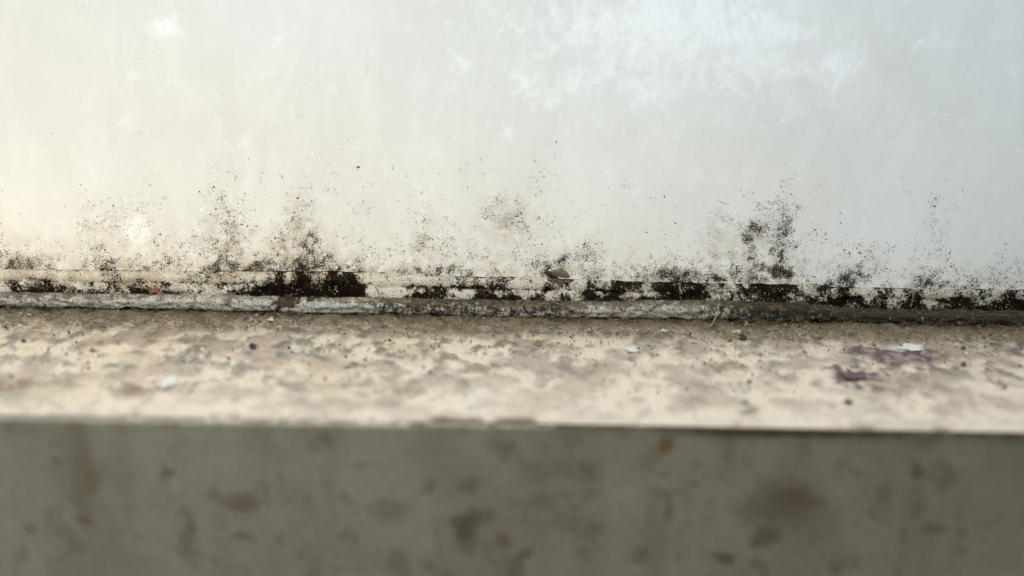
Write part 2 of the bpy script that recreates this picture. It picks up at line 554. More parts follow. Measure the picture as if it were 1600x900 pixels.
CLOUDS = [(367, 416, 5, 7, 2.2), (723, 430, 7, 5, 1.8), (1000, 60, 130, 60, .9), (1130, 20, 110, 30, 1.0), (1310, 105, 26, 22, 1.6), (1200, 50, 40, 22, .9), (1180, 110, 60, 24, .7), (1440, 68, 20, 8, 1.2),
          (260, 40, 20, 15, 1.9), (218, 112, 14, 14, .9), (172, 90, 10, 8, .8), (192, 190, 10, 16, .8), (213, 362, 14, 15, 3.6), (220, 392, 7, 16, 1.2), (795, 110, 9, 12, 1.1),  # strongest patch paints a bright flare behind the glass into the film
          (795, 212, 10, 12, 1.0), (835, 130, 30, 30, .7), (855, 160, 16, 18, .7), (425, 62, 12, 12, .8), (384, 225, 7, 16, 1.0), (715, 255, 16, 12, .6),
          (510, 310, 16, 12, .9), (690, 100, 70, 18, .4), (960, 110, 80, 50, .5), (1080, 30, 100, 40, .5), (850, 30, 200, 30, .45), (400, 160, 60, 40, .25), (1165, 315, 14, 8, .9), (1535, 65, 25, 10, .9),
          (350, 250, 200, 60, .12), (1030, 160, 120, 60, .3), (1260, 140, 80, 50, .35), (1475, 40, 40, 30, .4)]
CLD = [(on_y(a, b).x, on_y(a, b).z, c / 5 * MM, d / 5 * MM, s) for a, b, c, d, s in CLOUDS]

xs = xs_var(0.0009)
zs = np.concatenate([np.arange(-0.003, 0.030, 0.0006), np.arange(0.0305, 0.115, 0.0012), np.arange(0.12, 0.42, 0.008)])
X, Z = np.meshgrid(xs, zs, indexing='ij')
d, b = plume_density(X, Z)
bd = base_density(X, Z)
nz = fbm(X / 0.006, Z / 0.006, 3, 4)
nz2 = fbm(X / 0.0022, Z / 0.0030, 13, 4)
hh = np.maximum(height_over_line(X, Z), 0)
mold = (d * 0.36 + bd * 0.62) * (0.25 + 1.1 * sstep(0.32, 0.62, nz)) * (0.5 + nz2)
mold = mold + 1.0 * crust_density(X, Z) * np.exp(-hh / 0.0018)
mold = 0.50 * (1 - np.exp(-mold / 0.50)) * (0.42 + 1.15 * fbm(X / 0.0013, Z / 0.0016, 19, 3))
stain = np.clip(b * 0.85 + np.minimum(d, 1.5) * 0.20 + 0.30 * np.exp(-np.maximum(height_over_line(X, Z), 0) / 0.006), 0, 0.8)
stain *= 1.0 - 0.55 * sstep(0.04, 0.12, X)
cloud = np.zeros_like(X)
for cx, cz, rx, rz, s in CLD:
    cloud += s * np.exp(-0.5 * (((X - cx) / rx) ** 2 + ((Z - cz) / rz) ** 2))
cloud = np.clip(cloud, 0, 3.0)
# film behind the sealant whitened to brighten the strip, and kept clean
clean = sstep(-0.0001, -0.0008, height_over_line(X, Z))
mold = mold * (1 - clean)
stain = stain * (1 - clean)
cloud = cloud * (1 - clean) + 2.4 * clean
nx, nzv = X.shape
Vf = np.stack([X.ravel(), np.zeros(X.size), Z.ravel()], 1)
F = grid_faces(nx, nzv)
zt, zb_ = zs[-1], zs[0]
xl, xr = xs[0], xs[-1]
base = len(Vf)
Vb = np.array([(xl, 0.004, zb_), (xr, 0.004, zb_), (xr, 0.004, zt), (xl, 0.004, zt)])
Fb = np.array([[base, base + 3, base + 2, base + 1]])
c00, c10, c11, c01 = 0, (nx - 1) * nzv, nx * nzv - 1, nzv - 1
Fs = np.array([[c00, base, base + 1, c10], [c10, base + 1, base + 2, c11], [c11, base + 2, base + 3, c01], [c01, base + 3, base, c00]])
pad = np.zeros(4)
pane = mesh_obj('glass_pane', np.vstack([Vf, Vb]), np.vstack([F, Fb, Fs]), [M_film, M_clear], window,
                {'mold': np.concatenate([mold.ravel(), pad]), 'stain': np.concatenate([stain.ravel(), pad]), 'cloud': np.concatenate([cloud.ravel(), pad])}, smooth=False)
mi = np.zeros(len(pane.data.polygons), np.int32)
mi[len(F):] = 1
pane.data.polygons.foreach_set('material_index', mi)
tag(pane, 'pale frosted glass pane, speckled with black mould along its foot')


def sealant_sheet(name, top_f, bot_f, prof, label, seed, rag=0.0):
    """strip lying on the glass: prof = list of (fraction down, proudness mm)"""
    sx = xs_var(0.0006)
    nv = len(prof)
    V = np.zeros((len(sx), nv, 3))
    zt_ = top_f(sx) + (fbm(sx / 0.003, sx * 0 + seed, seed, 3) - 0.5) * 0.0006
    zb__ = bot_f(sx) + (fbm(sx / 0.0035, sx * 0 + seed + 3, seed + 5, 4) - 0.5) * rag
    for j, (f, pr) in enumerate(prof):
        z = zt_ * (1 - f) + zb__ * f
        bump = (fbm(sx / 0.0016, z / 0.0016, seed + 9, 3) - 0.5) * 0.0005 if pr > 0.05 else 0
        V[:, j, 0] = sx
        V[:, j, 1] = -(pr * MM + bump * (1 if pr > 0.05 else 0))
        V[:, j, 2] = z
    Xv, Zv = V[..., 0], V[..., 2]
    cr = crust_density(Xv, Zv)
    dd, bb = plume_density(Xv, Zv)
    nn = fbm(Xv / 0.0036, Zv / 0.0036, 26, 5, 0.6)
    edge = np.zeros_like(Xv)
    for j, (f, pr) in enumerate(prof):
        if f < 0.03:
            edge[:, j] = 0.40 * sstep(0.35, 0.6, fbm(sx / 0.010, sx * 0, seed + 33, 3))
    mo = np.clip(cr * 1.0 + 0.38 * sstep(0.30, 0.68, nn) * np.interp(800 + 5000 * Xv, [100, 300, 480, 620, 720, 900, 1250, 1500], [1.0, 1.0, 1.05, .9, 1.35, 1.5, 1.5, 1.4]) + 0.10 * np.clip(dd, 0, 2) + edge, 0, 1.2)
    stn = np.clip(0.24 + 0.5 * bb + cr * 0.8, 0, 1)
    pk = np.exp(-0.5 * (((Xv - on_y(242, 453).x) / 0.0040) ** 2 + ((Zv - on_y(242, 453).z) / 0.0012) ** 2))
    o = mesh_obj(name, V.reshape(-1, 3), grid_faces(len(sx), nv), M_seal, window, {'mold': mo, 'stain': stn, 'pink': pk})
    tag(o, label)
    return o


sealant_sheet('putty_layer', lambda x: line2(x) + 0.0006, lambda x: bead_top(x) - 0.002,
              [(0, 0.15), (.1, .25), (.25, .30), (.4, .35), (.55, .40), (.7, .5), (.8, .7), (.9, 1.0), (1.0, 1.3)],
              'sunken lower layer of putty, black with mould', 5, 0.0)
sealant_sheet('sealant_strip', line1, line2,
              [(0, 0.0), (0.02, 0.10), (.08, .3), (.2, .6), (.35, .85), (.5, 1.1), (.65, 1.3), (.8, 1.4), (.92, 1.4), (.98, 1.2), (1.0, .8), (1.0, 0.1)],
              'cream sealant strip with a thin dark upper edge', 11, 0.0022)

# glazing bead
BX = xs_var(0.0005)
prof = []   # (y mm out of the glass, fraction of height, is_top)
for a in np.linspace(0, 1, 4):
    prof.append((0.8 + a * 2.6, 1.0 - 0.02 * a, 1.0))
for a in np.linspace(10, 80, 8):
    t = math.radians(a)
    prof.append((3.4 + 2.3 * math.sin(t), 0.50 + 0.48 * math.cos(t), max(0, math.cos(t)) ** 0.8))
for f in np.linspace(0.52, 0.06, 6):
    prof.append((5.7 + 0.2 * (0.52 - f), f, 0.0))
prof.append((5.6, 0.0, 0.0))
prof.append((4.6, 0.0, 0.0))
prof.append((1.2, 0.0, 0.0))
prof.append((0.9, -0.45, 0.0))
zb_gap = 0.0009
nb = len(prof)
V = np.zeros((len(BX), nb, 3))
topz = bead_top(BX)
A_top = np.zeros((len(BX), nb))
A_dirt = np.zeros((len(BX), nb))
A_wood = np.zeros((len(BX), nb))
pxs = 800 + BX * 5000 * 0.99
dirt_prof = np.interp(pxs, [0, 110, 250, 430, 560, 600, 660, 720, 800, 880, 920, 1060, 1100, 1170, 1250, 1320, 1480, 1700],
                      [.50, .40, .25, .28, .28, .66, .66, .76, .68, .74, .44, .42, .56, .86, .9, .95, 1.0, 1.0])
wood_c = [(450, 476, 24, 7.0), (434, 482, 6, 5), (484, 471, 12, 3)]
bowy = (fbm(BX / 0.03, BX * 0, 71, 3) - 0.5) * 0.0010
hb = (fbm(BX / 0.009, BX * 0, 81, 5) - 0.5) * 0.0014
for j, (yo, f, tp) in enumerate(prof):
    z = zb_gap + hb * (1 - f) + f * (topz - zb_gap)
    rough_ = (fbm(BX / 0.0022, BX * 0 + j * 0.35, 91, 5) - 0.5) * 0.0013
    V[:, j, 0] = BX
    V[:, j, 1] = -yo * MM + bowy + (rough_ if 3 < j < nb - 3 else 0)
    V[:, j, 2] = z + (rough_ * 0.6 if j < 12 else 0)
    if -0.1 < f < 0.12 and yo > 4:
        V[:, j, 2] += np.maximum(0, fbm(BX / 0.004, BX * 0, 97, 4) - 0.55) * 0.004
    A_top[:, j] = tp
    A_dirt[:, j] = dirt_prof
for px, py, rx, ry in wood_c:
    c = on_y(px, py, -0.0055)
    wob = (fbm(V[..., 0] / 0.0014, V[..., 2] / 0.0012, 41, 4) - 0.5) * 2.6
    r = ((V[..., 0] - c.x) / (rx / 5 * MM)) ** 2 + ((V[..., 2] - c.z) / (ry / 5 * MM)) ** 2 + wob
    A_wood = np.maximum(A_wood, 1 - sstep(0.75, 1.0, r))
V[..., 1] += A_wood * 0.0009
V[..., 2] -= A_wood * 0.0002
bead = mesh_obj('glazing_bead', V.reshape(-1, 3), grid_faces(len(BX), nb), M_bead, window, {'dirt': A_dirt, 'top': A_top, 'wood': A_wood})
tag(bead, 'flaking off-white glazing bead, dirtier and darker towards the right')

# ------------------------------------------------------------------ sill: top board and front board
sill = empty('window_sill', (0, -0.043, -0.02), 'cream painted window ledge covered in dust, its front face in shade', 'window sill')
DEPTH = 0.0857


def blend(base, col, w):
    w = np.clip(w, 0, 1)[:, None]
    return base * (1 - w) + np.array(col)[None, :] * w


CREAM = (0.81, 0.735, 0.635)
MAUVE = (0.36, 0.285, 0.25)
DARK = (0.13, 0.115, 0.09)
BROWN = (0.30, 0.23, 0.15)
OLIVE = (0.30, 0.26, 0.17)
GREY = (0.36, 0.36, 0.33)
PURP = (0.155, 0.105, 0.13)
PALE = (0.84, 0.85, 0.84)
YEL = (0.74, 0.66, 0.51)
LEDGE = [(1395, 552, 90, 16, PURP, .5), (1365, 548, 30, 9, PURP, .9), (1440, 562, 26, 8, PURP, .9), (1345, 590, 30, 9, PURP, .9), (1345, 545, 14, 6, PURP, .8), (1372, 560, 18, 6, (0.12, 0.08, 0.10), .85), (1400, 570, 14, 5, PURP, .8), (1318, 598, 14, 6, PURP, .8), (1350, 575, 12, 5, PURP, .7), (1450, 575, 18, 7, PURP, .8), (1415, 585, 12, 5, PURP, .7), (1440, 612, 14, 5, MAUVE, .8), (1390, 530, 40, 6, DARK, .6), (1395, 620, 12, 5, MAUVE, .6), (228, 604, 42, 12, BROWN, .9), (405, 572, 40, 10, MAUVE, .7), (290, 522, 120, 14, BROWN, .55), (475, 545, 26, 9, GREY, .6), (565, 570, 20, 7, DARK, .9),
         (640, 552, 34, 16, BROWN, .65), (690, 557, 13, 18, BROWN, .7), (600, 608, 70, 16, MAUVE, .55), (560, 632, 50, 10, MAUVE, .5), (460, 595, 30, 10, MAUVE, .6),
         (310, 612, 24, 9, MAUVE, .7), (520, 590, 36, 12, YEL, .8), (470, 575, 30, 10, YEL, .5), (905, 575, 34, 10, MAUVE, .5), (840, 537, 12, 5, DARK, .85), (930, 605, 16, 8, MAUVE, .5),
         (1090, 605, 16, 20, GREY, .5), (1085, 628, 16, 8, MAUVE, .5), (1155, 605, 18, 16, GREY, .75), (1168, 636, 26, 8, DARK, .6), (1135, 575, 36, 12, OLIVE, .55),
         (1160, 526, 12, 5, DARK, .85), (1336, 586, 36, 10, PURP, 1.0), (1362, 606, 22, 6, PURP, .95), (1385, 549, 52, 10, PURP, .95), (1435, 552, 30, 8, (0.10, 0.07, 0.12), .8), (1430, 598, 26, 12, MAUVE, .8),
         (1470, 556, 18, 10, DARK, .7), (1325, 628, 12, 5, DARK, .75), (1282, 632, 24, 7, MAUVE, .7), (1430, 635, 10, 7, MAUVE, .5), (1382, 590, 6, 14, DARK, .7), (1300, 575, 16, 6, PURP, .8),
         (1220, 550, 60, 10, GREY, .5), (1230, 560, 30, 8, PALE, .4), (262, 600, 20, 8, PALE, .8), (1420, 543, 30, 5, PALE, .9), (985, 545, 14, 5, PALE, .9), (1010, 540, 40, 8, GREY, .5),
         (200, 560, 60, 10, YEL, .6), (150, 530, 50, 10, BROWN, .5), (165, 560, 14, 6, YEL, .8), (365, 540, 40, 8, GREY, .5), (1050, 580, 60, 14, YEL, .3), (1270, 650, 30, 6, YEL, .4), (1130, 530, 60, 8, OLIVE, .5),
         (270, 640, 30, 6, YEL, .6), (255, 650, 18, 4, (0.35, 0.20, 0.08), .5), (60, 520, 60, 16, BROWN, .6), (20, 605, 30, 10, BROWN, .8), (60, 545, 40, 8, YEL, .5), (1540, 560, 70, 18, MAUVE, .7), (1560, 590, 40, 12, PURP, .5), (1585, 545, 30, 8, PURP, .7),
         (1000, 520, 60, 6, OLIVE, .6), (700, 520, 90, 8, OLIVE, .6), (500, 520, 60, 6, GREY, .4), (910, 640, 40, 10, PALE, .4), (760, 620, 60, 20, PALE, .3), (1350, 650, 80, 10, PALE, .4), (840, 575, 30, 8, MAUVE, .4), (980, 575, 20, 8, MAUVE, .35), (875, 605, 12, 5, DARK, .3),
         (1405, 655, 30, 6, PALE, .4), (700, 600, 30, 12, MAUVE, .4), (1065, 560, 26, 8, MAUVE, .4), (1240, 590, 20, 8, MAUVE, .4)]
lx = xs_var(0.0007, 0.185)
# section of the top board, from under the pane to the rounded nosing
ly = list(np.linspace(0.012, -DEPTH + 0.0012, 118))
sec = [(y, 0.0) for y in ly]
for a in np.linspace(15, 90, 6):
    t = math.radians(a)
    sec.append((-DEPTH + 0.0010 - 0.0010 * math.sin(t), -0.0010 * (1 - math.cos(t))))
for zz in (-0.006, -0.012, -0.016):
    sec.append((-DEPTH, zz))
nsec = len(sec)
V = np.zeros((len(lx), nsec, 3))
for j, (y, z) in enumerate(sec):
    V[:, j, 0] = lx
    V[:, j, 1] = y
    V[:, j, 2] = z
fl = V.reshape(-1, 3)
x, y = fl[:, 0], fl[:, 1]
topmask = (fl[:, 2] > -1e-6)
wx = x + (fbm(x / 0.004, y / 0.004, 101, 4) - 0.5) * 0.006
wy = y + (fbm(x / 0.004, y / 0.004, 103, 4) - 0.5) * 0.009
tint = np.tile(np.array(CREAM), (len(fl), 1))
n1 = fbm(x / 0.010, y / 0.010, 111, 5)
n2 = fbm(x / 0.0035, y / 0.0045, 121, 4)
n3 = fbm(x / 0.0014, y / 0.002, 131, 3)
back = np.clip(1 - (-y) / 0.070, 0, 1)
leftish = 1 - sstep(-0.02, 0.05, x)
tint = blend(tint, MAUVE, sstep(0.46, 0.62, n1) * (0.46 + 0.42 * back))
tint = blend(tint, YEL, sstep(0.50, 0.70, fbm(x / 0.012, y / 0.012, 141, 4)) * (0.12 + 0.30 * leftish))
tint = blend(tint, GREY, sstep(0.50, 0.64, n2) * (0.30 + 0.58 * back + 0.2 * leftish))
tint = blend(tint, DARK, sstep(0.585, 0.70, n2 * 0.65 + n3 * 0.35 + 0.05 * back) * (0.2 + 0.8 * back))
for px, py, rx, ry, colr, w in LEDGE:
    c = on_z(px, py)
    c2 = on_z(px, py + ry)
    rxx = rx / 5.4 * MM
    ryy = abs(c2.y - c.y)
    q = ((wx - c.x) / rxx) ** 2 + ((wy - c.y) / ryy) ** 2
    tint = blend(tint, colr, w * (1 - sstep(0.35, 1.6, q)) * (0.25 + 0.80 * sstep(0.40, 0.58, n2 * 0.5 + n3 * 0.5)))
# grime gathered against the bead
gb = np.exp(-(np.maximum(-y - 0.006, 0) / 0.0125) ** 1.3)
tint = blend(tint, OLIVE, gb * (0.60 + 0.6 * n2))
tint = blend(tint, DARK, np.exp(-np.maximum(-y - 0.006, 0) / 0.0055) * (0.75 + 0.7 * n3))
# stains fade into paler cream towards the rounded edge
tint = blend(tint, (0.80, 0.76, 0.68), sstep(-DEPTH + 0.012, -DEPTH + 0.001, y) * 0.5)
relief = ((n1 - 0.5) * 0.0010 + (n2 - 0.5) * 0.0014 * (0.4 + back) + (n3 - 0.5) * 0.0006)
fade = sstep(-DEPTH + 0.0005, -DEPTH + 0.006, y)
fl[:, 2] += np.where(topmask, relief * fade, 0)
fl[:, 2] += np.where(topmask, 0.0012 * np.exp(-np.maximum(-y - 0.007, 0) / 0.004) * n2, 0) * (y < -0.0075)
edge_n = fbm(x / 0.010, x * 0 + 3.3, 155, 5)
notch = np.maximum(0, edge_n - 0.53) * 0.017
near = sstep(-DEPTH + 0.004, -DEPTH + 0.0002, y) * (fl[:, 2] > -0.004)
fl[:, 2] -= near * notch
fl[:, 1] += near * notch * 0.8
tint = blend(tint, (0.30, 0.22, 0.14), near * sstep(0.57, 0.66, edge_n) * 0.8)
fl[:, 1] += np.where(~topmask, (fbm(x / 0.02, x * 0, 151, 4) - 0.5) * 0.0006, 0)
top_board = mesh_obj('sill_board', fl, grid_faces(len(lx), nsec), M_sill, None, None, {'tint': tint})
to_local(top_board, sill)
tag(top_board, 'dusty cream top of the ledge with brown and mauve stains')

# front board, just behind the nosing
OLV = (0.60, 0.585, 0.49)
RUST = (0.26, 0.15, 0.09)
FRONT = [(505, 685, 10, 12, BROWN, .7), (258, 740, 12, 6, DARK, .6), (378, 780, 20, 14, RUST, .6), (340, 768, 16, 8, BROWN, .5), (290, 825, 8, 26, DARK, .5), (300, 865, 14, 20, RUST, .35),
         (128, 740, 16, 80, BROWN, .5), (130, 815, 9, 7, RUST, .8), (380, 843, 18, 6, RUST, .5), (612, 798, 26, 22, BROWN, .45), (545, 778, 9, 8, BROWN, .5), (735, 755, 14, 16, DARK, .4),
         (728, 815, 22, 18, DARK, .65), (732, 840, 16, 18, DARK, .45), (762, 805, 10, 9, BROWN, .7), (790, 838, 10, 10, RUST, .6), (1035, 700, 11, 11, (0.36, 0.22, 0.05), .9), (895, 698, 10, 8, BROWN, .5),
         (1140, 706, 10, 14, BROWN, .5), (1215, 790, 52, 34, (0.30, 0.25, 0.185), .8), (1250, 775, 30, 12, (0.30, 0.25, 0.185), .5), (1200, 840, 18, 12, DARK, .6), (1250, 778, 22, 10, BROWN, .5), (1042, 792, 7, 18, BROWN, .6), (1425, 738, 11, 11, DARK, .6), (1475, 752, 14, 14, DARK, .35),
         (820, 865, 18, 10, DARK, .6), (1002, 868, 14, 14, RUST, .5), (1130, 874, 14, 9, DARK, .7), (1470, 835, 20, 9, DARK, .45), (1440, 802, 10, 10, BROWN, .4), (672, 765, 9, 11, BROWN, .4), (850, 730, 16, 12, GREY, .4),
         (1040, 776, 30, 8, BROWN, .3), (835, 778, 16, 10, BROWN, .4), (930, 818, 16, 14, BROWN, .35), (885, 815, 10, 14, BROWN, .3), (790, 695, 10, 10, RUST, .5), (800, 885, 16, 20, DARK, .5), (1185, 880, 12, 10, DARK, .45), (1320, 880, 20, 14, BROWN, .35),
         (560, 728, 20, 4, GREY, .35), (1440, 690, 20, 14, BROWN, .5), (1380, 780, 14, 30, BROWN, .25), (430, 700, 40, 10, GREY, .2), (1270, 815, 30, 40, BROWN, .2), (60, 720, 40, 60, GREY, .15), (625, 880, 18, 18, RUST, .4)]
fx_ = xs_var(0.0012, 0.185)
fz = np.concatenate([np.linspace(-0.0014, -0.09, 80), np.linspace(-0.095, -0.22, 12)])
V = np.zeros((len(fx_), len(fz) + 1, 3))
V[:, 1:, 0] = fx_[:, None]
V[:, 1:, 1] = -DEPTH - 0.0004
V[:, 1:, 2] = fz[None, :]
V[:, 0, 0] = fx_
V[:, 0, 1] = -DEPTH + 0.0006
V[:, 0, 2] = -0.0011
fl = V.reshape(-1, 3)
x, z = fl[:, 0], fl[:, 2]
wx = x + (fbm(x / 0.006, z / 0.006, 201, 4) - 0.5) * 0.006
wz = z + (fbm(x / 0.006, z / 0.006, 203, 4) - 0.5) * 0.006
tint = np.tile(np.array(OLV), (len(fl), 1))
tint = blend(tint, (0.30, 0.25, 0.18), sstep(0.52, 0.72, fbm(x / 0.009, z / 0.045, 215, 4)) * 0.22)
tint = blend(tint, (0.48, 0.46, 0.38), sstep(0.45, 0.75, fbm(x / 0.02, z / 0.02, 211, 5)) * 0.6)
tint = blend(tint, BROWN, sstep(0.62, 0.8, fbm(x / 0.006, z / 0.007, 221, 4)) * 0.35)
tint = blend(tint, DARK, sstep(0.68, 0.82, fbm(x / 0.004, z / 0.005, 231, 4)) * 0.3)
for px, py, rx, ry, colr, w in FRONT:
    c = on_y(px, py, -DEPTH)
    q = ((wx - c.x) / (rx / 5.9 * MM)) ** 2 + ((wz - c.z) / (ry / 5.6 * MM)) ** 2
    tint = blend(tint, colr, w * 0.9 * (1 - sstep(0.05, 2.5, q)))
fl[:, 1] += (fbm(x / 0.015, z / 0.015, 241, 4) - 0.5) * 0.0006
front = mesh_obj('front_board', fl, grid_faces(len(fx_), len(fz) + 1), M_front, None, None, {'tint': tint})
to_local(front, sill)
tag(front, 'grey green front face of the ledge with brown dirt spots')


def ribbon(name, pts_top, pts_bot, y0, thick, mat, parent, label, seed):
    """thin ragged-edged skin standing proud of the front face"""
    n = 140
    xs_ = np.linspace(pts_top[0][0], pts_top[-1][0], n)
    tp = np.interp(xs_, [p[0] for p in pts_top], [p[1] for p in pts_top])
    bt = np.interp(xs_, [p[0] for p in pts_bot], [p[1] for p in pts_bot])
    bt = bt + (fbm(xs_ / 14.0, xs_ * 0, seed, 4) - 0.5) * 5 * np.clip((bt - tp) / 4, 0, 1)
    V = []
    for k in range(n):
        a = on_y(xs_[k], tp[k], y0)
        b_ = on_y(xs_[k], max(bt[k], tp[k] + 0.05), y0)
        V += [(a.x, y0 + 0.0003, a.z), (a.x, y0 - thick * .6, a.z), (b_.x, y0 - thick, b_.z), (b_.x, y0 + 0.0003, b_.z)]
    F = []
    for k in range(n - 1):
        for j in range(3):
            q = k * 4 + j
            F.append((q, q + 4, q + 5, q + 1))
    o = mesh_obj(name, V, F, mat, None, smooth=False)
    to_local(o, parent)
    tag(o, label)
    return o


ribbon('peeling_edge', [(640, 659.4), (900, 663.5), (1060, 666.5), (1200, 669.5), (1330, 672), (1500, 675), (1800, 681)], [(640, 659.4), (900, 667), (1000, 669), (1060, 672), (1140, 678), (1200, 680), (1260, 679), (1330, 678), (1500, 679), (1800, 686)],
       -DEPTH - 0.0006, 0.0003, M_peel, sill, 'brown peeled strip under the right half of the front edge', 5)

# ------------------------------------------------------------------ mould: specks (uncountable) and crusts (one by one)


def cones(P, R, H, n=5, axis='y', jitter=0.35):
    """many small irregular warts: P base centres, R radius, H height; axis y = standing out of the glass, z = lying on the ledge"""
    m = len(P)
    ang = np.linspace(0, 2 * math.pi, n, endpoint=False)[None, :] + rng.uniform(0, 6.28, (m, 1))
    rad = R[:, None] * rng.uniform(1 - jitter, 1 + jitter, (m, n))
    sq = rng.uniform(0.55, 1.0, (m, 1))
    rot = rng.uniform(0, 3.14, (m, 1))
    u = np.cos(ang) * rad
    v = np.sin(ang) * rad * sq
    uu = u * np.cos(rot) - v * np.sin(rot)
    vv = u * np.sin(rot) + v * np.cos(rot)
    V = np.zeros((m, n + 1, 3))
    if axis == 'y':
        V[:, :n, 0] = P[:, None, 0] + uu
        V[:, :n, 1] = P[:, None, 1]
        V[:, :n, 2] = P[:, None, 2] + vv
        V[:, n] = P + np.stack([rng.normal(0, .2, m) * R, -H, rng.normal(0, .2, m) * R], 1)
    else:
        V[:, :n, 0] = P[:, None, 0] + uu
        V[:, :n, 1] = P[:, None, 1] + vv
        V[:, :n, 2] = P[:, None, 2]
        V[:, n] = P + np.stack([rng.normal(0, .25, m) * R, rng.normal(0, .25, m) * R, H], 1)
    k = np.arange(n)
    f = np.stack([k, (k + 1) % n, np.full(n, n)], 1)
    if axis == 'y':
        f = f[:, [0, 1, 2]]
    F = (f[None] + (np.arange(m) * (n + 1))[:, None, None]).reshape(-1, 3)
    return V.reshape(-1, 3), F


# candidate seeds over the pane, kept with the local density; each seed wanders off as a short thread of spots
n_try = 260000
sxp = rng.uniform(-0.20, 0.20, n_try)
szp = line1(sxp) + rng.exponential(0.014, n_try)
dd, _ = plume_density(sxp, szp)
cl = fbm(sxp / 0.0030, szp / 0.0030, 301, 4)
w = (dd * 0.30 + base_density(sxp, szp) * 0.26 + 0.0004) * sstep(0.42, 0.64, cl) * 2.6
# undo the sampling density
w = w / np.maximum(np.exp(-(szp - line1(sxp)) / 0.014), 0.02) * 0.085
keep = rng.uniform(0, 1, n_try) < w
seeds = np.stack([sxp[keep], szp[keep]], 1)
pts = []
for s in seeds:
    L = int(min(40, 1 + rng.exponential(5)))
    a = rng.uniform(0, 6.28)
    p = s.copy()
    for _ in range(L):
        pts.append((p[0], p[1]))
        a += rng.normal(0, 0.9)
        st = abs(rng.normal(0.00032, 0.00022))
        p = p + st * np.array([math.cos(a), math.sin(a)])
pts = np.array(pts)
pts = pts[pts[:, 1] > line1(pts[:, 0]) + 0.0001]
if len(pts) > 90000:
    pts = pts[rng.choice(len(pts), 90000, replace=False)]
R = np.clip(rng.lognormal(math.log(0.000064), 0.55, len(pts)), 0.00003, 0.00038)
P3 = np.stack([pts[:, 0], np.full(len(pts), -0.00002), pts[:, 1]], 1)
V, F = cones(P3, R, R * 0.55, 5)
print('mould specks', len(pts))
tag(mesh_obj('mould_specks', V, F, M_speck, smooth=False), 'fine peppering of black mould specks creeping up the pane', 'mould', kind='stuff')

# pepper in the joint (sealant strip and putty)
n_try = 60000
sxp = rng.uniform(-0.20, 0.20, n_try)
fr = rng.uniform(0, 1, n_try)
szp = line1(sxp) * (1 - fr) + (bead_top(sxp) - 0.0006) * fr
cl = fbm(sxp / 0.003, szp / 0.003, 401, 4)
keep = rng.uniform(0, 1, n_try) < (0.10 + 0.5 * sstep(0.4, 0.65, cl)) * np.interp(800 + 5000 * sxp, [100, 300, 480, 620, 700, 900, 1250, 1500], [.5, .45, .6, .4, .7, .9, .9, .6])
sxp, szp = sxp[keep][:24000], szp[keep][:24000]
yy = np.where(szp > line2(sxp), -0.0013, -0.0006)
R = np.clip(rng.lognormal(math.log(0.00011), 0.4, len(sxp)), 0.00005, 0.0004)
V, F = cones(np.stack([sxp, yy, szp], 1), R, R * 0.9 + 0.0001, 5)
tag(mesh_obj('joint_mould', V, F, M_speck, smooth=False), 'dense black mould spots in the sealant joint above the bead', 'mould', kind='stuff')

# pale grains of putty caught in the growth
n_try = 9000
sxp = rng.uniform(-0.20, 0.20, n_try)
fr = rng.uniform(0.1, 1, n_try)
szp = line1(sxp) * (1 - fr) + (bead_top(sxp) - 0.0003) * fr
keep = (fbm(sxp / 0.004, szp / 0.004, 451, 4) > 0.52) & (rng.uniform(0, 1, n_try) < 0.40)
sxp, szp = sxp[keep], szp[keep]
yy = np.where(szp > line2(sxp), -0.0016, -0.0010)
R = np.clip(rng.lognormal(math.log(0.00011), 0.45, len(sxp)), 0.00005, 0.0005)
V, F = cones(np.stack([sxp, yy, szp], 1), R, R * 0.8 + 0.0002, 5)
tag(mesh_obj('putty_grains', V, F, M_flake_cream, smooth=False), 'pale crumbs of old putty caught in the mouldy joint', 'putty crumbs', kind='stuff')

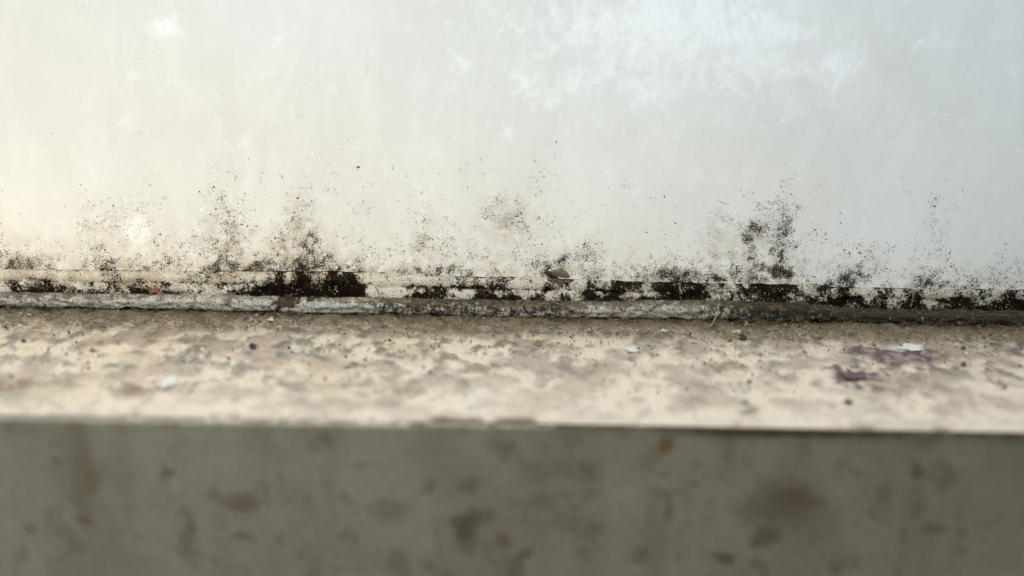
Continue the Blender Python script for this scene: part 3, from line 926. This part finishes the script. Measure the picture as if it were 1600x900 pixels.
CRUST_LABELS = [
    ((385, 572, 420, 466), 'largest black mould crust, ragged, left of centre above the chipped bead', 5200),
    ((180, 264, 438, 460), 'brown-black mould crust left of the red paint remnant', 700),
    ((634, 692, 452, 471), 'small wedge of black mould in the joint, right of the largest crust', 700),
    ((798, 905, 450, 475), 'brown mould crust below the dead winged insect', 900),
    ((903, 994, 434, 476), 'black mould crust with upright tufts, right of the dead insect', 2000),
    ((1014, 1110, 437, 476), 'coal-black mould crust right of the centre of the joint', 3600),
    ((1282, 1336, 446, 484), 'black mould clump sticking up near the right end of the joint', 1600),
    ((1336, 1640, 460, 496), 'long dark mould crust filling the right end of the joint', 4200),
    ((10, 112, 430, 461), 'brown mould crust at the far left end of the joint', 900),
]
for (x0, x1, y0, y1), lab, n in CRUST_LABELS:
    a, b_ = on_y(x0, 450, -0.001).x, on_y(x1, 450, -0.001).x
    zlo = on_y((x0 + x1) / 2, y1 + 3, -0.001).z
    zhi = on_y((x0 + x1) / 2, y0 - 4, -0.001).z
    qx = rng.uniform(a, b_, n * 8)
    qz = rng.uniform(zlo, zhi, n * 8)
    cdn = crust_density(qx, qz)
    kp = (rng.uniform(0, 1, len(qx)) < np.clip(cdn, 0, 1) ** 4.0) & (fbm(qx / 0.0020, qz / 0.0020, 501, 4) > 0.40)
    qx, qz = qx[kp][:n], qz[kp][:n]
    if len(qx) < 5:
        continue
    R = np.clip(rng.lognormal(math.log(0.00016), 0.45, len(qx)), 0.00006, 0.0006)
    yy = np.where(qz > line2(qx), -0.0010, -0.0004)
    V, F = cones(np.stack([qx, yy, qz], 1), R, R * rng.uniform(.6, 1.8, len(qx)) + 0.0003, 6)
    tag(mesh_obj('mould_crust', V, F, M_mold, smooth=False), lab, 'mould', 'mould crusts in the joint')

# ------------------------------------------------------------------ fibres and fluff


def tube_path(P, r, sides=3):
    P = np.asarray(P, float)
    n = len(P)
    T = np.gradient(P, axis=0)
    T /= np.maximum(np.linalg.norm(T, axis=1, keepdims=True), 1e-12)
    ref = np.array([0.3, 0.2, 0.93])
    A = np.cross(T, ref)
    A /= np.maximum(np.linalg.norm(A, axis=1, keepdims=True), 1e-9)
    B = np.cross(T, A)
    r = np.broadcast_to(np.asarray(r, float), (n,))
    V = np.zeros((n, sides, 3))
    for j in range(sides):
        t = 2 * math.pi * j / sides
        V[:, j] = P + (A * math.cos(t) + B * math.sin(t)) * r[:, None]
    F = []
    for i in range(n - 1):
        for j in range(sides):
            F.append((i * sides + j, (i + 1) * sides + j, (i + 1) * sides + (j + 1) % sides, i * sides + (j + 1) % sides))
    return V.reshape(-1, 3), F


def many_tubes(paths, radii, sides=3):
    VV, FF, o = [], [], 0
    for P, r in zip(paths, radii):
        v, f = tube_path(P, r, sides)
        VV.append(v)
        FF.append(np.array(f) + o)
        o += len(v)
    return np.vstack(VV), np.vstack(FF)


def fluff(n, xr, yr, zf, length, name, label, dens=None, seed=0, lift=0.0012):
    paths, radii = [], []
    tries = 0
    while len(paths) < n and tries < n * 20:
        tries += 1
        x0 = random.uniform(*xr)
        if dens is not None and random.random() > dens(x0):
            continue
        y0 = yr[0] + (yr[1] - yr[0]) * random.random() ** 1.7
        z0 = zf(x0, y0)
        L = random.uniform(.5, 1.5) * length
        a = random.uniform(0, 6.28)
        cur = random.gauss(0, 0.8)
        el = random.uniform(-.2, .6)
        p = np.array([x0, y0, z0])
        P = [p.copy()]
        for _ in range(5):
            st = L / 5
            p = p + st * np.array([math.cos(a) * math.cos(el), math.sin(a) * math.cos(el) * .7, math.sin(el)])
            p[2] = max(p[2], zf(p[0], min(p[1], yr[0])) if False else z0 - 0.0002)
            a += cur + random.gauss(0, .4)
            el = el * .6 + random.gauss(0, .35)
            P.append(p.copy())
        paths.append(P)
        radii.append(random.uniform(0.000025, 0.00008))
    V, F = many_tubes(paths, radii)
    o = mesh_obj(name, V, F, M_fluff)
    tag(o, label, 'dust', kind='stuff')
    return o


fluff(5200, (-0.19, 0.19), (-0.0062, -0.022), lambda x, y: 0.0006, 0.0035, 'dust_fluff', 'matted dust threads lying along the foot of the bead')
fluff(1800, (-0.19, 0.19), (-0.0015, -0.0055), lambda x, y: float(bead_top(x)) - 0.0001, 0.0022, 'bead_dust', 'brown dust threads lying on top of the glazing bead',
      dens=lambda x: float(np.interp(800 + 5000 * x, [100, 400, 460, 560, 650, 900, 1050, 1150, 1500], [.15, .2, .7, .15, .6, .8, .9, .8, .9])))

HAIRS = [
    ('long pale hair curling down from the bead at the left', [(262, 494, 1.2), (245, 503, 3.0), (226, 520, 3.6), (216, 545, 2.0), (214, 570, 0.4)], 0.00006),
    ('thin pale thread standing upright in front of the bead, left of its crossing partner', [(718, 486, 5.0), (718, 500, 3.4), (718, 517, 0.4)], 0.00005),
    ('thin pale thread slanting from the bead, right of the upright thread', [(762, 486, 4.6), (748, 495, 3.0), (722, 511, 0.6)], 0.00005),
    ('yellowish stalk leaning on the bead right of the coal-black crust', [(1121, 489, 4.0), (1116, 500, 2.6), (1109, 512, 0.5)], 0.00012),
    ('fine dark thread looped over the bead at its left end', [(168, 466, 4.5), (164, 478, 4.0), (152, 492, 2.0), (140, 500, 0.6)], 0.00005),
]
for lab, pp, r in HAIRS:
    # points: pixel + height mm over the ledge
    P = [np.array(on_z(px, py, h * MM)) for px, py, h in pp]
    P = [np.array([q[0], min(q[1], -0.0066), q[2]]) for q in P]
    tt = np.linspace(0, len(P) - 1, 28)
    Q = []
    for t in tt:
        i = min(int(t), len(P) - 2)
        f = t - i
        p0, p1, p2, p3 = P[max(i - 1, 0)], P[i], P[i + 1], P[min(i + 2, len(P) - 1)]
        Q.append(0.5 * ((2 * p1) + (-p0 + p2) * f + (2 * p0 - 5 * p1 + 4 * p2 - p3) * f * f + (-p0 + 3 * p1 - 3 * p2 + p3) * f ** 3))
    V, F = tube_path(Q, r, 5)
    m = M_pale_fibre if 'dark' not in lab else M_fluff
    tag(mesh_obj('hair', V, F, m), lab, 'hair', 'loose hairs and threads')

# crumbs of dust on the ledge
n = 3200
gx = rng.uniform(-0.19, 0.19, n * 3)
gy = -0.0065 - rng.exponential(0.022, n * 3)
ok = (gy > -DEPTH + 0.004) & (fbm(gx / 0.006, gy / 0.006, 601, 3) > 0.45)
gx, gy = gx[ok][:n], gy[ok][:n]
R = np.clip(rng.lognormal(math.log(0.00024), 0.5, len(gx)), 0.0001, 0.0011)
V, F = cones(np.stack([gx, gy, np.full(len(gx), 0.0001)], 1), R, R * 0.8 + 0.0003, 6, 'z')
pal = np.array([(0.5, 0.45, 0.37), (0.42, 0.36, 0.27), MAUVE, BROWN, DARK, OLIVE, GREY, BROWN, DARK, CREAM])
tc = pal[rng.integers(0, len(pal), len(gx))]
tc = np.repeat(tc, 7, axis=0)
tag(mesh_obj('dust_crumbs', V, F, M_grain, None, None, {'tint': tc}, smooth=False), 'loose crumbs of dust and plaster strewn over the ledge', 'dust', kind='stuff')

# ------------------------------------------------------------------ flakes lying on the ledge, one by one


def flake(center, rx, ry, th, mat, label, name='paint_flake', cat='paint flake', group='paint flakes on the ledge', tilt=(0, 0), curl=0.25, seed=0, n=11):
    rr = random.Random(seed)
    outline = []
    for k in range(n):
        a = 2 * math.pi * k / n + rr.uniform(-.15, .15)
        q = rr.uniform(.45, 1.15)
        outline.append((math.cos(a) * rx * q, math.sin(a) * ry * q))
    V, F = [], []
    rings = [1.0, 0.55]
    for side in (1, -1):
        for s in rings:
            for (u, v) in outline:
                zc = curl * ((u * s) ** 2 / rx + (v * s) ** 2 / ry) * .6 + rr.uniform(-.1, .1) * th
                V.append((u * s, v * s, zc + side * th / 2))
        V.append((0, 0, side * th / 2))
    L = len(outline)
    off = 2 * L + 1
    for sd in (0, 1):
        o = sd * off
        for k in range(L):
            k2 = (k + 1) % L
            q = (o + k, o + k2, o + L + k2, o + L + k)
            t = (o + L + k, o + L + k2, o + 2 * L)
            F.append(q if sd == 0 else q[::-1])
            F.append(t if sd == 0 else t[::-1])
    for k in range(L):
        k2 = (k + 1) % L
        F.append((k, off + k, off + k2, k2))
    o = mesh_obj(name, V, F, mat, smooth=False)
    o.location = center
    o.rotation_euler = (tilt[0], tilt[1], rr.uniform(-.4, .4))
    tag(o, label, cat, group)
    return o


FL = [
    (262, 598, 3.4, 4.2, M_flake_white, 'bluish white paint flake beside a brown stain at the left of the ledge', 0.25),
    (1421, 543, 4.2, 2.6, M_flake_white, 'long white paint flake lying on the purple stain at the right', 0.2),
    (985, 546, 2.2, 2.6, M_flake_white, 'small white paint flake on the grey dust right of centre', 0.3),
    (918, 516, 1.0, 1.2, M_flake_white, 'tiny white crumb close under the bead, right of centre', 0.3),
    (1038, 517, 1.2, 1.3, M_flake_white, 'tiny white crumb in the brown dust below the coal-black crust', 0.3),
    (423, 499, 1.3, 1.2, M_flake_cream, 'small cream chip standing in the dust below the chipped bead', 0.8),
    (1152, 519, 1.8, 1.6, M_flake_cream, 'cream crumb beside a dark one below the bead at the right', 0.4),
    (1161, 527, 1.7, 1.8, M_flake_dark, 'dark crumb beside a cream one below the bead at the right', 0.3),
    (840, 537, 2.0, 2.2, M_flake_tan, 'brown crumb alone on the pale ledge near the centre', 0.3),
    (395, 541, 1.6, 1.8, M_flake_dark, 'small dark crumb on the ledge at left, above the mauve stain', 0.3),
    (1337, 586, 5.0, 3.4, M_flake_mauve, 'large mauve flake on the pale right part of the ledge', 0.12),
    (1325, 628, 1.3, 1.2, M_flake_dark, 'small dark flake near the front edge, in front of the mauve flake', 0.2),
]
for i, (px, py, rx, ry, m, lab, tl) in enumerate(FL):
    c = on_z(px, py, 0.0005)
    flake(c, rx * MM * .95, ry * MM * 1.1, 0.00016, m, lab, tilt=(tl * .35, random.uniform(-.06, .06)), curl=0.10, seed=40 + i, n=17)

# ------------------------------------------------------------------ chips and spots on the glass


def pane_chip(name, px_outline, mat, label, cat, group, y=-0.0003, th=0.0004):
    P = [on_y(px, py, y) for px, py in px_outline]
    c = sum(P, Vector()) / len(P)
    V, F = [], []
    n = len(P)
    for p in P:
        V.append((p.x - c.x, 0, p.z - c.z))
    for p in P:
        V.append(((p.x - c.x) * .85, -th, (p.z - c.z) * .85))
    V.append((0, -th * 1.3, 0))
    for k in range(n):
        k2 = (k + 1) % n
        F.append((k, k2, n + k2, n + k))
        F.append((n + k, n + k2, 2 * n))
    F.append(tuple(range(n - 1, -1, -1)))
    o = mesh_obj(name, V, F, mat, smooth=False)
    o.location = c
    tag(o, label, cat, group)
    return o


pane_chip('paint_chip', [(487, 426), (490, 432), (494, 440), (497, 443), (493, 444), (489, 437)], M_pane_chip, 'narrow pale sliver in front of the largest black crust', 'paint chip', 'white chips on the glass', -0.0021)
pane_chip('paint_chip', [(1062, 444), (1064, 452), (1067, 459), (1064, 459), (1061, 451)], M_pane_chip, 'thin white sliver in front of the coal-black crust', 'paint chip', 'white chips on the glass', -0.0021)
pane_chip('paint_remnant', [(231, 454), (236, 450), (239, 453), (245, 450), (248, 455), (246, 459), (241, 457), (237, 460), (233, 458)], M_pink, 'smudged red paint remnant in the joint at the left', 'paint remnant', None, -0.0009, 0.00015)
for px, py, s, lab in [(560, 261, 2.3, 'single dark speck high on the glass, left of centre'), (1343, 395, 2.0, 'single dark speck on the glass at the right, above the joint'),
                       (1460, 322, 2.0, 'single dark speck on the glass near the right edge'), 
                       (1010, 363, 1.4, 'tiny dark speck alone on clear glass, right of centre')]:
    k = random.Random(px)
    pane_chip('dirt_speck', [(px + math.cos(a) * s * k.uniform(.8, 1.5), py + math.sin(a) * s * k.uniform(.5, .9)) for a in np.linspace(0, 6.28, 8)[:-1]], M_flake_dark, lab, 'dirt speck', 'dirt specks on the glass', -0.0001, 0.0003)

# white curl next to the red remnant
P = [np.array(on_y(px, py, -0.0020)) for px, py in [(250, 459), (251, 454), (255, 451), (260, 453), (264, 450), (270, 450), (274, 454), (277, 452)]]
V, F = tube_path(P, np.array([.0001, .00022, .0003, .0002, .00025, .0003, .0002, .0001]), 6)
tag(mesh_obj('sealant_curl', V, F, M_pane_chip), 'white curl of loose sealant right of the red remnant', 'sealant scrap')

# ------------------------------------------------------------------ dead insect on the glass
bug0 = on_y(858, 428, -0.0018)
bug = empty('dead_insect', bug0, 'small dead brown insect with folded dry wings stuck on the glass above the joint', 'insect')


def lathe(path, radii, sides=10):
    return tube_path(path, radii, sides)


def bug_pt(px, py, y):
    p = on_y(px, py, bug0.y + y * MM)
    return np.array(p) - np.array(bug0)


body = [bug_pt(851.5, 425, 0), bug_pt(854, 426, -.2), bug_pt(857, 428, -.4), bug_pt(861, 430, -.4), bug_pt(866, 433, -.2), bug_pt(872, 436, 0), bug_pt(877, 439, .2)]
V, F = lathe(body, np.array([.0003, .00075, .0009, .0008, .0007, .00045, .0001]), 10)
mesh_obj('body', V, F, M_body, bug)
hd = [bug_pt(850, 427, 0), bug_pt(851.5, 426.4, 0), bug_pt(853, 426.2, 0), bug_pt(854.4, 426.6, 0)]
V, F = lathe(hd, np.array([.0001, .0005, .00055, .0002]), 9)
mesh_obj('head', V, F, M_body, bug)


def wing(outline, y, bulge):
    P = [bug_pt(px, py, y) for px, py in outline]
    c = sum(P) / len(P)
    V, F = [], []
    n = len(P)
    for s, dy in ((1.0, 0.0), (0.55, -bulge), (0.55, -bulge + .00006), (1.0, .00006)):
        for p in P:
            q = c + (p - c) * s
            V.append((q[0], q[1] + dy, q[2]))
    V.append(tuple(c + np.array([0, -bulge * 1.15, 0])))
    V.append(tuple(c + np.array([0, -bulge * 1.15 + .00006, 0])))
    for k in range(n):
        k2 = (k + 1) % n
        F += [(k, k2, n + k2, n + k), (n + k, n + k2, 4 * n), (2 * n + k2, 2 * n + k, 4 * n + 1), (3 * n + k2, 3 * n + k, 2 * n + k, 2 * n + k2), (k2, k, 3 * n + k, 3 * n + k2)]
    w = mesh_obj('wing', V, F, M_wing, bug)
    for t in (0.35, 0.5, 0.65):
        tip = P[int(t * n)]
        mid_ = c * 0.5 + (P[0] + tip) * 0.25 + np.array([0, -bulge * 1.1, 0])
        v_, f_ = tube_path([P[0] + np.array([0, -.00006, 0]), mid_, tip + np.array([0, -.00006, 0])], .00004, 4)
        mesh_obj('vein', v_, f_, M_body, w)
    return w


wing([(857, 425), (866, 421.5), (876, 421), (885, 424), (890, 430), (890.5, 434), (884, 435), (874, 433), (864, 430)], -0.7, .0003)
wing([(857, 430), (866, 432), (874, 437), (880, 443), (881, 447), (875, 446), (866, 441), (859, 435)], -0.5, .0003)
for pp in ([(852, 424), (858, 419), (866, 417), (872, 414)], [(851, 424.5), (850, 419), (854, 415)], ):
    V, F = tube_path([bug_pt(a, b_, -.3) for a, b_ in pp], .00005, 4)
    mesh_obj('antenna', V, F, M_body, bug)
for pp in ([(858, 431), (856, 436), (860, 440)], [(862, 433), (862, 439), (866, 444)], [(854, 429), (849, 432), (847, 437)]):
    V, F = tube_path([bug_pt(a, b_, .3) for a, b_ in pp], .00007, 4)
    mesh_obj('leg', V, F, M_body, bug)
